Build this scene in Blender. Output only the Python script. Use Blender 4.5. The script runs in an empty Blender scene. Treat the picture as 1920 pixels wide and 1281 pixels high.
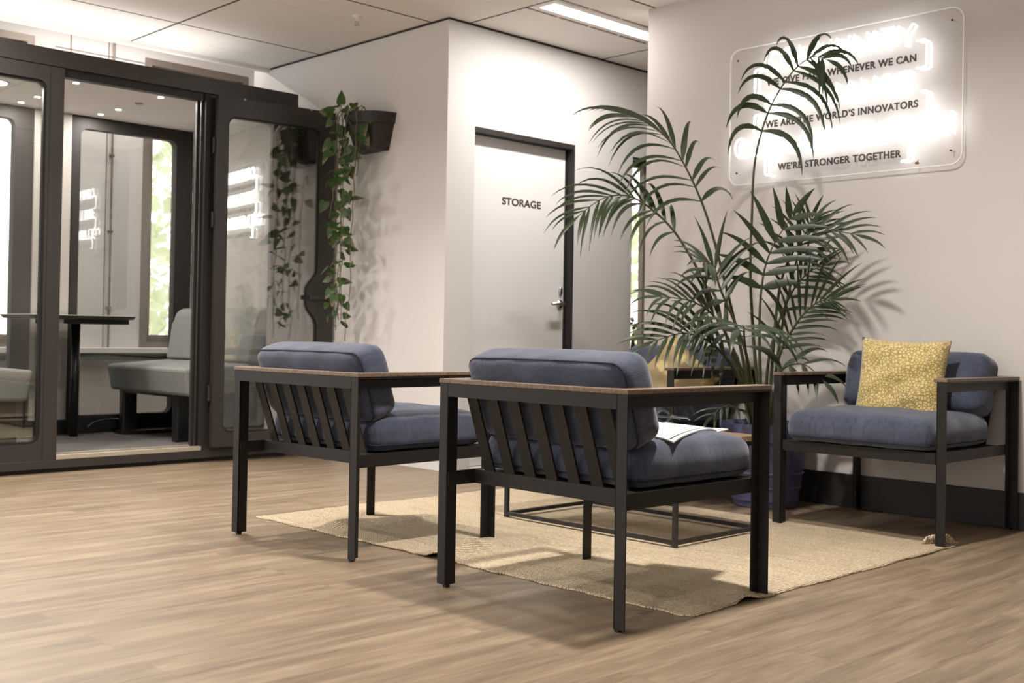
import bpy, bmesh, math, random
from mathutils import Vector, Matrix
from math import sin, cos, pi, radians as rad

C = bpy.context.scene.collection
S = bpy.context.scene
random.seed(7)

# ------------------------------------------------------------------ camera
cd = bpy.data.cameras.new('camera'); cam = bpy.data.objects.new('camera', cd); C.objects.link(cam)
S.camera = cam
YAW, PIT, ROL = rad(45.8206), rad(0.87013), rad(-0.97064)
fw = Vector((cos(PIT)*cos(YAW), cos(PIT)*sin(YAW), sin(PIT)))
r0 = Vector((sin(YAW), -cos(YAW), 0)); d0 = fw.cross(r0)
ri = cos(ROL)*r0 + sin(ROL)*d0
dn = -sin(ROL)*r0 + cos(ROL)*d0
m3 = Matrix((ri, -dn, -fw)).transposed()
cam.matrix_world = Matrix.Translation((0, 0, 0.76)) @ m3.to_4x4()
cd.sensor_fit = 'HORIZONTAL'; cd.sensor_width = 36.0
cd.lens = 2128.6/1920*36.0
cd.shift_y = -44.7233/1920
cd.clip_start = 0.05
cd.dof.use_dof = True; cd.dof.focus_distance = 3.4; cd.dof.aperture_fstop = 6.3

# ------------------------------------------------------------------ view, world
S.view_settings.view_transform = 'Standard'; S.view_settings.look = 'None'
S.view_settings.gamma = 1.0; S.view_settings.use_curve_mapping = False
S.view_settings.exposure = 0.06
w = bpy.data.worlds.new('sky'); S.world = w; w.use_nodes = True
bg = w.node_tree.nodes['Background']
bg.inputs['Color'].default_value = (1.0, .985, .965, 1); bg.inputs['Strength'].default_value = 2.5

# ------------------------------------------------------------------ lamps
def area(name, loc, size, power, color=(1, .93, .85), sizey=None, rot=(0, 0, 0), shape='RECTANGLE', spread=180):
    l = bpy.data.lights.new(name, 'AREA'); l.shape = shape; l.size = size
    if sizey: l.size_y = sizey
    l.energy = power; l.color = color; l.spread = rad(spread)
    o = bpy.data.objects.new(name, l); o.location = loc; o.rotation_euler = rot; C.objects.link(o)
    return o
WARM = (1, .955, .90)
LAMPS = [  # ceiling downlights (x, y, watts): first three read from shadows, the rest added as fill
    (1.75, 5.45, 30), (2.80, 1.95, 64), (2.40, 4.40, 30), (0.3, 3.6, 48), (0.2, 1.0, 24), (-2.2, 2.6, 24), (-1.2, 5.0, 30)]
for i, (x, y, p) in enumerate(LAMPS):
    area('downlight_lamp', (x, y, 2.500), .14, p, WARM, shape='DISK', spread=155 if i < 2 else 118)
area('strip_lamp', (4.76, 4.195, 2.504), .86, 25, (1, .96, .92), sizey=.10)

# ------------------------------------------------------------------ material helpers
def mat(name, col=(.5, .5, .5), rough=.6, metal=0.0, spec=.5, emit=None, es=0.0):
    m = bpy.data.materials.new(name); m.use_nodes = True
    b = m.node_tree.nodes['Principled BSDF']
    b.inputs['Base Color'].default_value = (*col, 1); b.inputs['Roughness'].default_value = rough
    b.inputs['Metallic'].default_value = metal; b.inputs['Specular IOR Level'].default_value = spec
    if emit: b.inputs['Emission Color'].default_value = (*emit, 1); b.inputs['Emission Strength'].default_value = es
    return m
class NT:
    def __init__(s, m): s.t = m.node_tree; s.n = s.t.nodes; s.b = s.n['Principled BSDF']
    def new(s, ty, **kw):
        n = s.n.new(ty)
        for k, v in kw.items():
            if k in ('operation', 'blend_type', 'data_type', 'feature', 'distance', 'noise_dimensions', 'wave_type', 'bands_direction', 'interpolation'): setattr(n, k, v)
            else:
                n.inputs[k].default_value = v
        return n
    def l(s, a, b): s.t.links.new(a, b)
    def ramp(s, fac, stops):
        r = s.n.new('ShaderNodeValToRGB'); e = r.color_ramp.elements
        while len(e) > len(stops): e.remove(e[-1])
        while len(e) < len(stops): e.new(.5)
        for i, (p, c) in enumerate(stops): e[i].position = p; e[i].color = (*c, 1)
        s.l(fac, r.inputs['Fac']); return r.outputs['Color']
    def coord(s, kind='Object', scale=(1, 1, 1), rot=(0, 0, 0), loc=(0, 0, 0)):
        t = s.n.new('ShaderNodeTexCoord'); m = s.n.new('ShaderNodeMapping')
        m.inputs['Scale'].default_value = scale; m.inputs['Rotation'].default_value = rot; m.inputs['Location'].default_value = loc
        s.l(t.outputs[kind], m.inputs['Vector']); return m.outputs['Vector']
    def noise(s, vec, scale=5, detail=4, rough=.55, out='Fac'):
        n = s.n.new('ShaderNodeTexNoise'); n.inputs['Scale'].default_value = scale; n.inputs['Detail'].default_value = detail
        n.inputs['Roughness'].default_value = rough; s.l(vec, n.inputs['Vector']); return n.outputs[out]
    def mix(s, fac, a, b, mode='MIX'):
        n = s.n.new('ShaderNodeMix'); n.data_type = 'RGBA'; n.blend_type = mode
        for sock, v in ((n.inputs[0], fac), (n.inputs[6], a), (n.inputs[7], b)):
            if hasattr(v, 'links'): s.l(v, sock)
            elif isinstance(v, (int, float)): sock.default_value = v
            else: sock.default_value = (*v, 1)
        return n.outputs[2]
    def math(s, op, a, b=0.0, c=None):
        n = s.n.new('ShaderNodeMath'); n.operation = op
        for i, v in enumerate((a, b) if c is None else (a, b, c)):
            if hasattr(v, 'links'): s.l(v, n.inputs[i])
            else: n.inputs[i].default_value = v
        return n.outputs[0]
    def bump(s, h, strength=.3, dist=.01):
        n = s.n.new('ShaderNodeBump'); n.inputs['Strength'].default_value = strength; n.inputs['Distance'].default_value = dist
        s.l(h, n.inputs['Height']); s.l(n.outputs['Normal'], s.b.inputs['Normal'])
    def sep(s, v):
        n = s.n.new('ShaderNodeSeparateXYZ'); s.l(v, n.inputs[0]); return n.outputs

M = {}
def paint(name, col, var=.03, rough=.75):
    m = mat(name, col, rough); t = NT(m); v = t.coord('Object')
    n = t.noise(v, 1.6, 4); c2 = tuple(x*(1-var*2) for x in col)
    t.l(t.mix(n, col, c2), t.b.inputs['Base Color']); t.bump(t.noise(v, 260, 2), .06, .002)
    return m
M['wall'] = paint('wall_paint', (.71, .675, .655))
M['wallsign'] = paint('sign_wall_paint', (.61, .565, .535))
M['outer'] = paint('facade_paint', (.72, .68, .66))
M['white'] = paint('door_paint', (.83, .81, .79), .01, .5)
M['trimw'] = mat('white_trim', (.82, .79, .76), .5)
M['dark'] = mat('dark_bronze', (.026, .022, .020), .6, spec=.3)
M['black'] = mat('black_powder_coat', (.012, .011, .0105), .42)
M['skirt'] = mat('charcoal_skirting', (.022, .019, .019), .5)
M['text'] = mat('dark_lettering', (.06, .045, .036), .6)
M['steel'] = mat('brushed_steel', (.55, .53, .5), .3, 1.0)
M['alu'] = mat('bronze_aluminium', (.21, .17, .14), .4, .3)
M['plastic'] = mat('black_plastic', (.01, .01, .01), .3)

def chair_metal():
    m = mat('chair_steel', (.019, .0165, .0145), .5, spec=.35); t = NT(m); v = t.coord('Object')
    n = t.noise(v, 40, 3); t.l(t.mix(n, (.009, .0078, .0068), (.015, .0128, .011)), t.b.inputs['Base Color']); return m
M['chair'] = chair_metal()
def wood(name, a, b, sc=(3, 40, 40), rough=.45):
    m = mat(name, a, rough); t = NT(m); v = t.coord('Object', sc); n = t.noise(v, 3, 6, .6)
    t.l(t.ramp(n, ((.3, a), (.7, b))), t.b.inputs['Base Color']); return m
M['armwood'] = wood('walnut_cap', (.10, .066, .042), (.215, .15, .10), (30, 30, 30))
M['tablewood'] = wood('table_wood', (.16, .10, .06), (.3, .2, .12), (30, 4, 30))

def floor_mat():
    m = mat('plank_floor', rough=.42, spec=.45); t = NT(m)
    v = t.coord('Object')
    br = t.n.new('ShaderNodeTexBrick'); br.offset = .37; br.inputs['Scale'].default_value = 1.0
    br.inputs['Brick Width'].default_value = 1.22; br.inputs['Row Height'].default_value = .152
    br.inputs['Mortar Size'].default_value = .0012; br.inputs['Mortar Smooth'].default_value = .2
    br.inputs['Color1'].default_value = (.1, .1, .1, 1); br.inputs['Color2'].default_value = (.9, .9, .9, 1); br.inputs['Mortar'].default_value = (.5, .5, .5, 1)
    t.l(v, br.inputs['Vector'])
    per = t.n.new('ShaderNodeVectorMath'); per.operation = 'MULTIPLY_ADD'
    t.l(br.outputs['Color'], per.inputs[0]); per.inputs[1].default_value = (3, 7, 0); t.l(v, per.inputs[2])
    mp = t.n.new('ShaderNodeMapping'); mp.inputs['Scale'].default_value = (1.1, 11, 1); t.l(per.outputs[0], mp.inputs['Vector'])
    n1 = t.noise(mp.outputs[0], 1.6, 7, .62)
    mp2 = t.n.new('ShaderNodeMapping'); mp2.inputs['Scale'].default_value = (4, 90, 1); t.l(per.outputs[0], mp2.inputs['Vector'])
    n2 = t.noise(mp2.outputs[0], 1.8, 7, .7)
    c = t.ramp(n1, ((.34, (.088, .059, .036)), (.5, (.182, .130, .082)), (.66, (.310, .232, .150))))
    c = t.mix(.35, c, t.ramp(n2, ((.36, (.092, .062, .038)), (.64, (.325, .245, .162)))))
    c = t.mix(.16, c, t.mix(br.outputs['Color'], (.15, .105, .066), (.34, .255, .17)))
    c = t.mix(t.math('MULTIPLY', br.outputs['Fac'], .35), c, (.10, .065, .04))
    t.l(c, t.b.inputs['Base Color'])
    t.l(t.math('MULTIPLY_ADD', n1, .14, .33), t.b.inputs['Roughness'])
    t.bump(t.math('MULTIPLY_ADD', n2, .5, t.math('MULTIPLY', br.outputs['Fac'], -1.0)), .12, .0015)
    return m
M['floor'] = floor_mat()

def ceil_mat():
    m = mat('ceiling_tile', rough=.85); t = NT(m); v = t.coord('Object'); x, y, z = t.sep(v)
    def line(c, off, per, hw):
        f = t.math('FRACT', t.math('DIVIDE', t.math('SUBTRACT', c, off - per*40), per))
        dd = t.math('MULTIPLY', t.math('MINIMUM', f, t.math('SUBTRACT', 1.0, f)), per)
        return t.math('LESS_THAN', dd, hw)
    major = t.math('MAXIMUM', line(x, 4.258, 1.13, .008), line(y, 4.912, 1.10, .008))
    minor = line(y, 4.912+.33, 1.10, .0025)
    n = t.noise(v, 2.0, 3); n2 = t.noise(v, 300, 2)
    base = t.mix(n, (.87, .84, .80), (.82, .78, .745))
    c = t.mix(t.math('MULTIPLY', minor, .3), base, (.3, .25, .2)); c = t.mix(major, c, (.10, .075, .05))
    t.l(c, t.b.inputs['Base Color']); t.bump(n2, .05, .001); return m
M['ceil'] = ceil_mat()

def rug_mat():
    m = mat('jute_weave', rough=.95, spec=.1); t = NT(m); v = t.coord('Object')
    wv = t.n.new('ShaderNodeTexWave'); wv.bands_direction = 'X'; wv.inputs['Scale'].default_value = 34; wv.inputs['Distortion'].default_value = 2.5
    wv.inputs['Detail'].default_value = 2; wv.inputs['Detail Scale'].default_value = 3; t.l(v, wv.inputs['Vector'])
    w2 = t.n.new('ShaderNodeTexWave'); w2.bands_direction = 'Y'; w2.inputs['Scale'].default_value = 26; w2.inputs['Distortion'].default_value = 4
    t.l(v, w2.inputs['Vector'])
    n = t.noise(t.coord('Object', (26, 2.6, 1)), 1.4, 6, .65); n3 = t.noise(v, 120, 3)
    c = t.ramp(n, ((.24, (.44, .31, .185)), (.42, (.68, .54, .365)), (.72, (.82, .70, .53))))
    c = t.mix(.4, c, t.ramp(n3, ((.38, (.34, .235, .13)), (.60, (.86, .74, .54)))))
    hgt = t.math('MULTIPLY', wv.outputs['Fac'], w2.outputs['Fac'])
    c = t.mix(t.math('MULTIPLY', t.math('SUBTRACT', 1.0, wv.outputs['Fac']), .25), c, (.33, .22, .12))
    t.l(c, t.b.inputs['Base Color']); t.bump(hgt, 1.0, .010); return m
M['rug'] = rug_mat()

def denim():
    m = mat('navy_chenille', rough=.9, spec=.2); t = NT(m); v = t.coord('Object')
    n = t.noise(t.coord('Object', (60, 60, 14)), 1.2, 4, .7); n2 = t.noise(v, 9, 4); n3 = t.noise(v, 420, 2)
    c = t.ramp(n2, ((.3, (.026, .034, .062)), (.7, (.060, .071, .112))))
    c = t.mix(t.math('MULTIPLY', t.ramp(n, ((.50, (0, 0, 0)), (.60, (1, 1, 1)))), .55), c, (.014, .018, .038))
    c = t.mix(t.math('MULTIPLY', n3, .34), c, (.15, .155, .185))
    t.l(c, t.b.inputs['Base Color']); t.bump(n3, .5, .003)
    t.b.inputs['Sheen Weight'].default_value = .35; t.b.inputs['Sheen Roughness'].default_value = .4
    return m
M['denim'] = denim()
M['piping'] = mat('navy_piping', (.012, .014, .03), .9)

def dots():
    m = mat('gold_dotted_velvet', rough=.7); t = NT(m); v = t.coord('Object')
    vo = t.n.new('ShaderNodeTexVoronoi'); vo.feature = 'DISTANCE_TO_EDGE'; vo.inputs['Scale'].default_value = 78; t.l(v, vo.inputs['Vector'])
    f = t.ramp(vo.outputs['Distance'], ((.05, (0, 0, 0)), (.16, (1, 1, 1))))
    n = t.noise(v, 9, 3)
    hi = t.mix(n, (.66, .555, .26), (.50, .395, .115))
    c = t.mix(f, (.33, .215, .075), hi)
    t.l(c, t.b.inputs['Base Color']); t.bump(f, .5, .004); t.b.inputs['Sheen Weight'].default_value = .3
    return m
M['dots'] = dots()
def floral():
    m = mat('gold_floral_satin', rough=.45); t = NT(m); v = t.coord('Object')
    vo = t.n.new('ShaderNodeTexVoronoi'); vo.feature = 'F1'; vo.inputs['Scale'].default_value = 13; t.l(v, vo.inputs['Vector'])
    n = t.noise(v, 26, 3)
    d = t.math('ADD', vo.outputs['Distance'], t.math('MULTIPLY', t.math('SUBTRACT', n, .5), .9))
    f = t.ramp(d, ((.30, (1, 1, 1)), (.40, (0, 0, 0))))
    c = t.mix(f, (.25, .175, .09), (.50, .385, .15)); c = t.mix(t.math('MULTIPLY', t.noise(v, 7, 3), .5), c, (.33, .25, .06))
    t.l(c, t.b.inputs['Base Color']); t.bump(f, .25, .002); return m
M['floral'] = floral()

def felt(name, a, b, sc=160):
    m = mat(name, rough=.95, spec=.1); t = NT(m); v = t.coord('Object')
    t.l(t.mix(t.noise(v, sc, 3), a, b), t.b.inputs['Base Color']); t.bump(t.noise(v, sc*2, 2), .25, .002); return m
M['felt'] = felt('grey_felt', (.30, .275, .25), (.39, .36, .33))
M['feltlight'] = felt('pale_felt', (.60, .565, .53), (.68, .645, .61))  # lighter copy of the felt, the lit booth ceiling put into its colour
M['seatfab'] = felt('grey_upholstery', (.165, .165, .155), (.23, .23, .215), 260)
M['carpet'] = felt('dark_carpet', (.05, .045, .042), (.17, .155, .145), 90)
M['booth'] = mat('booth_laminate', (.034, .029, .0265), .38)
M['boothedge'] = mat('booth_edge', (.26, .215, .17), .45)
M['gasket'] = mat('black_gasket', (.008, .008, .008), .5)
M['laminate'] = mat('booth_table_laminate', (.028, .025, .024), .35)
M['thresh'] = mat('worn_aluminium', (.62, .55, .45), .35, .6)
M['soil'] = felt('soil', (.02, .014, .01), (.05, .035, .022), 40)
M['sheet'] = mat('printed_paper', (.85, .82, .78), .5)
M['grey'] = mat('grey_print', (.5, .48, .46), .6)
def glass(name, refl, tint=(1, 1, 1), rough=0.0):
    m = bpy.data.materials.new(name); m.use_nodes = True; n = m.node_tree.nodes; l = m.node_tree.links
    n.remove(n['Principled BSDF']); tr = n.new('ShaderNodeBsdfTransparent'); tr.inputs[0].default_value = (*tint, 1)
    gl = n.new('ShaderNodeBsdfGlossy'); gl.inputs['Roughness'].default_value = rough; gl.inputs[0].default_value = (1, 1, 1, 1)
    lw = n.new('ShaderNodeLayerWeight'); lw.inputs['Blend'].default_value = .5      # Schlick, the same from both sides
    pw = n.new('ShaderNodeMath'); pw.operation = 'POWER'; pw.inputs[1].default_value = 5; l.new(lw.outputs['Facing'], pw.inputs[0])
    ad = n.new('ShaderNodeMath'); ad.operation = 'MULTIPLY_ADD'; ad.use_clamp = True; ad.inputs[1].default_value = .95; ad.inputs[2].default_value = .04+refl
    mx = n.new('ShaderNodeMixShader'); l.new(pw.outputs[0], ad.inputs[0]); l.new(ad.outputs[0], mx.inputs[0])
    l.new(tr.outputs[0], mx.inputs[1]); l.new(gl.outputs[0], mx.inputs[2]); l.new(mx.outputs[0], n['Material Output'].inputs[0])
    return m
M['glass'] = glass('booth_glass', .05, (.97, .98, .97))
M['doorglass'] = glass('booth_door_glass', .13, (.97, .98, .97))
M['winglass'] = glass('window_glass', .02)
M['acrylic'] = glass('clear_acrylic', .0, (.985, .985, .985), .16)
M['acryledge'] = mat('lit_acrylic_edge', (.85, .84, .82), .25, emit=(1, 1, 1), es=.05)  # slight emission paints a glow into the sheet edge
M['neon'] = mat('neon_tube', (1, 1, 1), .4, emit=(.96, .98, 1.0), es=10.0)
M['lampface'] = mat('lamp_diffuser', (1, 1, 1), .5, emit=(1, .97, .94), es=5.0)
M['spot'] = mat('spot_lens', (1, 1, 1), .4, emit=(1, .97, .92), es=14.0)
def leafmat(name, a, b, tr=.25):
    m = mat(name, a, .42, spec=.45); t = NT(m); n = t.noise(t.coord('Object'), 14, 3)
    t.l(t.mix(n, a, b), t.b.inputs['Base Color'])
    tb = t.n.new('ShaderNodeBsdfTranslucent'); t.l(t.mix(n, tuple(min(.8, x*2.2) for x in a), tuple(min(.8, x*2.2) for x in b)), tb.inputs[0])
    mx = t.n.new('ShaderNodeMixShader'); mx.inputs[0].default_value = tr
    t.l(t.b.outputs[0], mx.inputs[1]); t.l(tb.outputs[0], mx.inputs[2]); t.l(mx.outputs[0], t.n['Material Output'].inputs[0]); return m
M['palm'] = leafmat('palm_leaf', (.015, .026, .009), (.032, .046, .017), .13)
M['palmstem'] = leafmat('palm_stem', (.038, .042, .018), (.07, .07, .03), 0.05)
M['vine'] = leafmat('pothos_leaf', (.020, .052, .012), (.060, .115, .022), .28)
M['vinestem'] = mat('pothos_stem', (.13, .115, .06), .6)
M['tree'] = leafmat('tree_leaf', (.36, .45, .20), (.50, .56, .36), .42)
M['bark'] = mat('bark', (.12, .09, .06), .9)
def potmat():
    m = mat('violet_glaze', (.085, .085, .185), .4); t = NT(m); n = t.noise(t.coord('Object'), 30, 4)
    t.l(t.mix(n, (.075, .074, .165), (.115, .11, .215)), t.b.inputs['Base Color']); return m
M['pot'] = potmat()
M['potdark'] = mat('planter_plastic', (.024, .019, .019), .5)

# ------------------------------------------------------------------ mesh helpers
def tag(o, label=None, cat=None, group=None, kind=None):
    if label: o['label'] = label
    if cat: o['category'] = cat
    if group: o['group'] = group
    if kind: o['kind'] = kind
    return o
def thing(name, label, cat, loc=(0, 0, 0), rz=0.0, group=None):
    o = bpy.data.objects.new(name, None); o.location = loc; o.rotation_euler = (0, 0, rz); o.empty_display_size = .1
    C.objects.link(o); return tag(o, label, cat, group)
def obj(name, bm, m, parent=None, smooth=False, loc=None, rot=None):
    me = bpy.data.meshes.new(name)
    if smooth:
        for f in bm.faces: f.smooth = True
    bmesh.ops.recalc_face_normals(bm, faces=bm.faces[:])
    bm.to_mesh(me); bm.free()
    for mm in (m if isinstance(m, (list, tuple)) else [m]): me.materials.append(mm)
    o = bpy.data.objects.new(name, me); C.objects.link(o)
    if parent: o.parent = parent
    if loc: o.location = loc
    if rot: o.rotation_euler = rot
    return o
def struct(name, bm, m, parent=None, **k):
    o = obj(name, bm, m, parent, **k)
    if not parent: o['kind'] = 'structure'
    return o
def B(): return bmesh.new()
def box(bm, x0, x1, y0, y1, z0, z1, bev=0.0, seg=2):
    r = bmesh.ops.create_cube(bm, size=1.0)
    for v in r['verts']:
        v.co = Vector(((x0+x1)/2 + v.co.x*(x1-x0), (y0+y1)/2 + v.co.y*(y1-y0), (z0+z1)/2 + v.co.z*(z1-z0)))
    if bev:
        es = list({e for v in r['verts'] for e in v.link_edges})
        bmesh.ops.bevel(bm, geom=es, offset=bev, segments=seg, affect='EDGES', profile=.5)
    return bm
def bx(*a, **k): return box(B(), *a, **k)
def tube(bm, pts, r, n=8, closed=False, cap=True, taper=None):
    pts = [Vector(p) for p in pts]; N = len(pts); rings = []
    up = None
    for i, p in enumerate(pts):
        if closed: t = pts[(i+1) % N] - pts[i-1]
        else: t = pts[min(i+1, N-1)] - pts[max(i-1, 0)]
        t.normalize()
        if up is None:
            a = Vector((0, 0, 1)) if abs(t.z) < .9 else Vector((1, 0, 0))
            up = (a - t*a.dot(t)).normalized()
        else:
            up = (up - t*up.dot(t))
            up = up.normalized() if up.length > 1e-6 else t.orthogonal().normalized()
        s = t.cross(up); rr = r*(taper(i/max(1, N-1)) if taper else 1)
        rings.append([bm.verts.new(p + rr*(cos(2*pi*k/n)*up + sin(2*pi*k/n)*s)) for k in range(n)])
    for i in range(N if closed else N-1):
        a, b = rings[i], rings[(i+1) % N]
        for k in range(n): bm.faces.new((a[k], a[(k+1) % n], b[(k+1) % n], b[k]))
    if cap and not closed:
        bm.faces.new(rings[0][::-1]); bm.faces.new(rings[-1])
    return bm
def lathe(bm, prof, n=40, c=(0, 0, 0)):
    rings = [[bm.verts.new((c[0]+r*cos(2*pi*k/n), c[1]+r*sin(2*pi*k/n), c[2]+z)) for k in range(n)] for r, z in prof]
    for a, b in zip(rings, rings[1:]):
        for k in range(n): bm.faces.new((a[k], a[(k+1) % n], b[(k+1) % n], b[k]))
    bm.faces.new(rings[0][::-1]); bm.faces.new(rings[-1]); return bm
def rrect(u0, u1, v0, v1, r, n=6):
    out = []
    for cx, cy, a0 in ((u1-r, v1-r, 0), (u0+r, v1-r, 90), (u0+r, v0+r, 180), (u1-r, v0+r, 270)):
        for k in range(n+1):
            a = rad(a0 + 90*k/n); out.append((cx+r*cos(a), cy+r*sin(a)))
    return out
def rect(u0, u1, v0, v1): return [(u1, v1), (u0, v1), (u0, v0), (u1, v0)]
def plate(bm, outer, holes, fn, t0, t1):
    """flat plate with holes between depths t0 and t1; fn(u, v, t) -> xyz"""
    loops = [outer] + holes; vs = {}
    for t in (t0, t1):
        es = []
        for li, lp in enumerate(loops):
            ring = [bm.verts.new(fn(u, v, t)) for u, v in lp]; vs[(li, t)] = ring
            es += [bm.edges.new((ring[i], ring[(i+1) % len(ring)])) for i in range(len(ring))]
        bmesh.ops.triangle_fill(bm, edges=es, use_beauty=True, use_dissolve=False)
    for li in range(len(loops)):
        a, b = vs[(li, t0)], vs[(li, t1)]
        for i in range(len(a)):
            j = (i+1) % len(a); bm.faces.new((a[i], a[j], b[j], b[i]))
    return bm
def fxz(u, v, t): return (u, t, v)      # plate in a plane of constant y
def fyz(u, v, t): return (t, u, v)      # plate in a plane of constant x
def cushion(w, d, h, r=.03, n=18, puff=0.0, puffside=0.0, seed=0, puffdown=0.0):
    """soft box, centred in x,y, from z=0"""
    rng = random.Random(seed); bm = B()
    bmesh.ops.create_cube(bm, size=2.0); bmesh.ops.subdivide_edges(bm, edges=bm.edges[:], cuts=n, use_grid_fill=True)
    ph = [rng.uniform(0, 6) for _ in range(4)]
    for v in bm.verts:
        c = v.co.copy(); p = Vector((c.x*w/2, c.y*d/2, c.z*h/2))
        q = Vector((max(-w/2+r, min(w/2-r, p.x)), max(-d/2+r, min(d/2-r, p.y)), max(-h/2+r, min(h/2-r, p.z))))
        e = p - q
        if e.length > 1e-9:
            k = max(abs(e.x), abs(e.y), abs(e.z)); p = q + e.normalized()*k
        fx = max(0, 1-(2*p.x/w)**2); fy = max(0, 1-(2*p.y/d)**2); fz = max(0, 1-(2*p.z/h)**2)
        p.z += (1 if c.z > 0 else -puffdown)*puff*(fx*fy)**.30*(abs(c.z))
        p.x += (1 if c.x > 0 else -1)*puffside*fy*fz*abs(c.x); p.y += (1 if c.y > 0 else -1)*puffside*fx*fz*abs(c.y)
        p += .0022*Vector((sin(40*p.y+ph[0])*cos(31*p.z+ph[3]), sin(37*p.x+ph[1]), sin(29*p.x+ph[2])*cos(33*p.y+ph[3])))
        v.co = p + Vector((0, 0, h/2))
    return bm
def cushion_seams(w, d, h, r=.03, ps=.004):
    bm = B(); zo = r*.55; ins = r-math.sqrt(max(0, r*r-(r-zo)**2))
    for z in (zo,):
        pts = []; fz = 1-(2*(z-h/2)/h)**2
        for u, v in rrect(-w/2+ins, w/2-ins, -d/2+ins, d/2-ins, r*.8, 6):
            for q in (0,): pts.append((u, v))
        fine = []
        for i in range(len(pts)):
            a, b = pts[i], pts[(i+1) % len(pts)]
            k = 12 if math.hypot(a[0]-b[0], a[1]-b[1]) > .05 else 1
            for j in range(k): fine.append((a[0]+(b[0]-a[0])*j/k, a[1]+(b[1]-a[1])*j/k))
        out = []
        for u, v in fine:
            fx = max(0, 1-(2*u/w)**2); fy = max(0, 1-(2*v/d)**2)
            out.append((u+(1 if u > 0 else -1)*ps*fy*fz*abs(2*u/w), v+(1 if v > 0 else -1)*ps*fx*fz*abs(2*v/d), z))
        tube(bm, out, .0030, 6, closed=True)
    return bm
def pillow(s, h, n=22, pinch=.07):
    bm = B(); g = {}
    for side in (1, -1):
        for i in range(n+1):
            for j in range(n+1):
                if side == -1 and (i in (0, n) or j in (0, n)): g[(side, i, j)] = g[(1, i, j)]; continue
                u, v = 2*i/n-1, 2*j/n-1
                x = u*s/2*(1-pinch*(1-v*v)); z = v*s/2*(1-pinch*(1-u*u))
                hh = h/2*((1-u**4)*(1-v**4))**.55*(1+.12*sin(5*u+3*v)+.08*sin(9*v-4*u))
                g[(side, i, j)] = bm.verts.new((x, side*hh, z))
    for side in (1, -1):
        for i in range(n):
            for j in range(n):
                bm.faces.new((g[(side, i, j)], g[(side, i+1, j)], g[(side, i+1, j+1)], g[(side, i, j+1)]))
    return bm
def text(name, s, size, m, parent, mw, offset=0.0, depth=.0012, width=None, spacing=1.0):
    cu = bpy.data.curves.new(name, 'FONT'); cu.body = s; cu.size = size; cu.align_x = 'CENTER'; cu.offset = offset; cu.extrude = depth; cu.space_character = spacing
    o = bpy.data.objects.new(name, cu); C.objects.link(o)
    bpy.context.view_layer.update()
    me = bpy.data.meshes.new_from_object(o.evaluated_get(bpy.context.evaluated_depsgraph_get()))
    bpy.data.objects.remove(o)
    xs = [v.co.x for v in me.vertices]; k = (width/(max(xs)-min(xs))) if width else 1.0; cx = (max(xs)+min(xs))/2
    for v in me.vertices: v.co = mw @ Vector(((v.co.x-cx)*k, v.co.y, v.co.z))
    me.materials.clear(); me.materials.append(m)
    o = bpy.data.objects.new(name, me); C.objects.link(o)
    if parent: o.parent = parent
    return o
def copy_tree(o, parent=None):
    c = o.copy(); C.objects.link(c); c.parent = parent
    for ch in list(o.children): copy_tree(ch, c)
    return c

# ------------------------------------------------------------------ room shell
XW, YS, ZC, XS = 4.105, 4.764, 2.517, 4.73     # planter wall, storage wall, ceiling, sign wall
struct('floor', bx(-4, 7.6, -4, 8.1, -.12, 0), M['floor'])
struct('ceiling', bx(-4, 7.6, -4, 6.60, ZC, ZC+.12), M['ceil'])
struct('trim_1', bx(-4, XW-.002, 6.60, 6.64, ZC-.022, 2.97), M['trimw'])
# storage wall with the door and the window cut out
DX0, DX1, DZ = 4.312, 5.147, 1.94
WX0, WX1, WZ0, WZ1 = 5.705, 6.03, .64, 1.936
struct('wall_back', plate(B(), rect(XW, 7.6, 0, ZC), [rect(DX0, DX1, .002, DZ), rect(WX0, WX1, WZ0, WZ1)], fxz, YS, YS+.14), M['wall'])
struct('wall_side', bx(XW, XW+.14, YS+.14, 6.79, 0, 3.1), M['wall'])
struct('wall_side_return', bx(XW+.14, 5.15, 6.65, 6.79, 0, 3.2), M['outer'])
struct('wall_store', bx(5.45, 5.55, YS+.14, 8.05, 0, ZC), M['wall'])
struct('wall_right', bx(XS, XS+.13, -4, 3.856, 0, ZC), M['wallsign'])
struct('baseboard_right', bx(XS-.013, XS, -4, 3.856, 0, .152, bev=.003), M['skirt'])
struct('wall_alcove', bx(5.02, 5.15, 6.79, 7.92, 0, 3.2), M['outer'])
YF = 7.92
F1 = (3.865, 4.73, .61, 2.767); F2 = (1.87, 3.053, .61, 2.767)
struct('wall_far', plate(B(), rect(-4, 5.15, 0, 3.2), [rect(*F1), rect(*F2), rect(-3.7, 1.5, .4, 2.85)], fxz, YF, YF+.15), M['outer'])  # last opening lies out of view, added to let daylight in
struct('ceiling_pocket', bx(-4, 5.15, 6.64, YF+.15, 2.96, 3.08), M['trimw'])
struct('wall_left', plate(B(), rect(-4, 8, 0, 3.2), [rect(-2.5, 5.2, .55, 2.45)], fyz, -4.1, -4), M['wall'])  # opening added out of view, so daylight fills the room
struct('wall_front', bx(-4, 7.6, -4.1, -4, 0, ZC), M['wall'])
struct('wall_east', bx(7.5, 7.6, -4, YS, 0, ZC), M['wall'])
# dark strips standing in for the shadow gap where the storage walls meet the ceiling
struct('trim_2', bx(XW-.007, 5.9, YS-.007, YS, ZC-.010, ZC), M['dark'])
struct('trim_3', bx(XW-.007, XW, YS, 6.58, ZC-.010, ZC), M['dark'])
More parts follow.
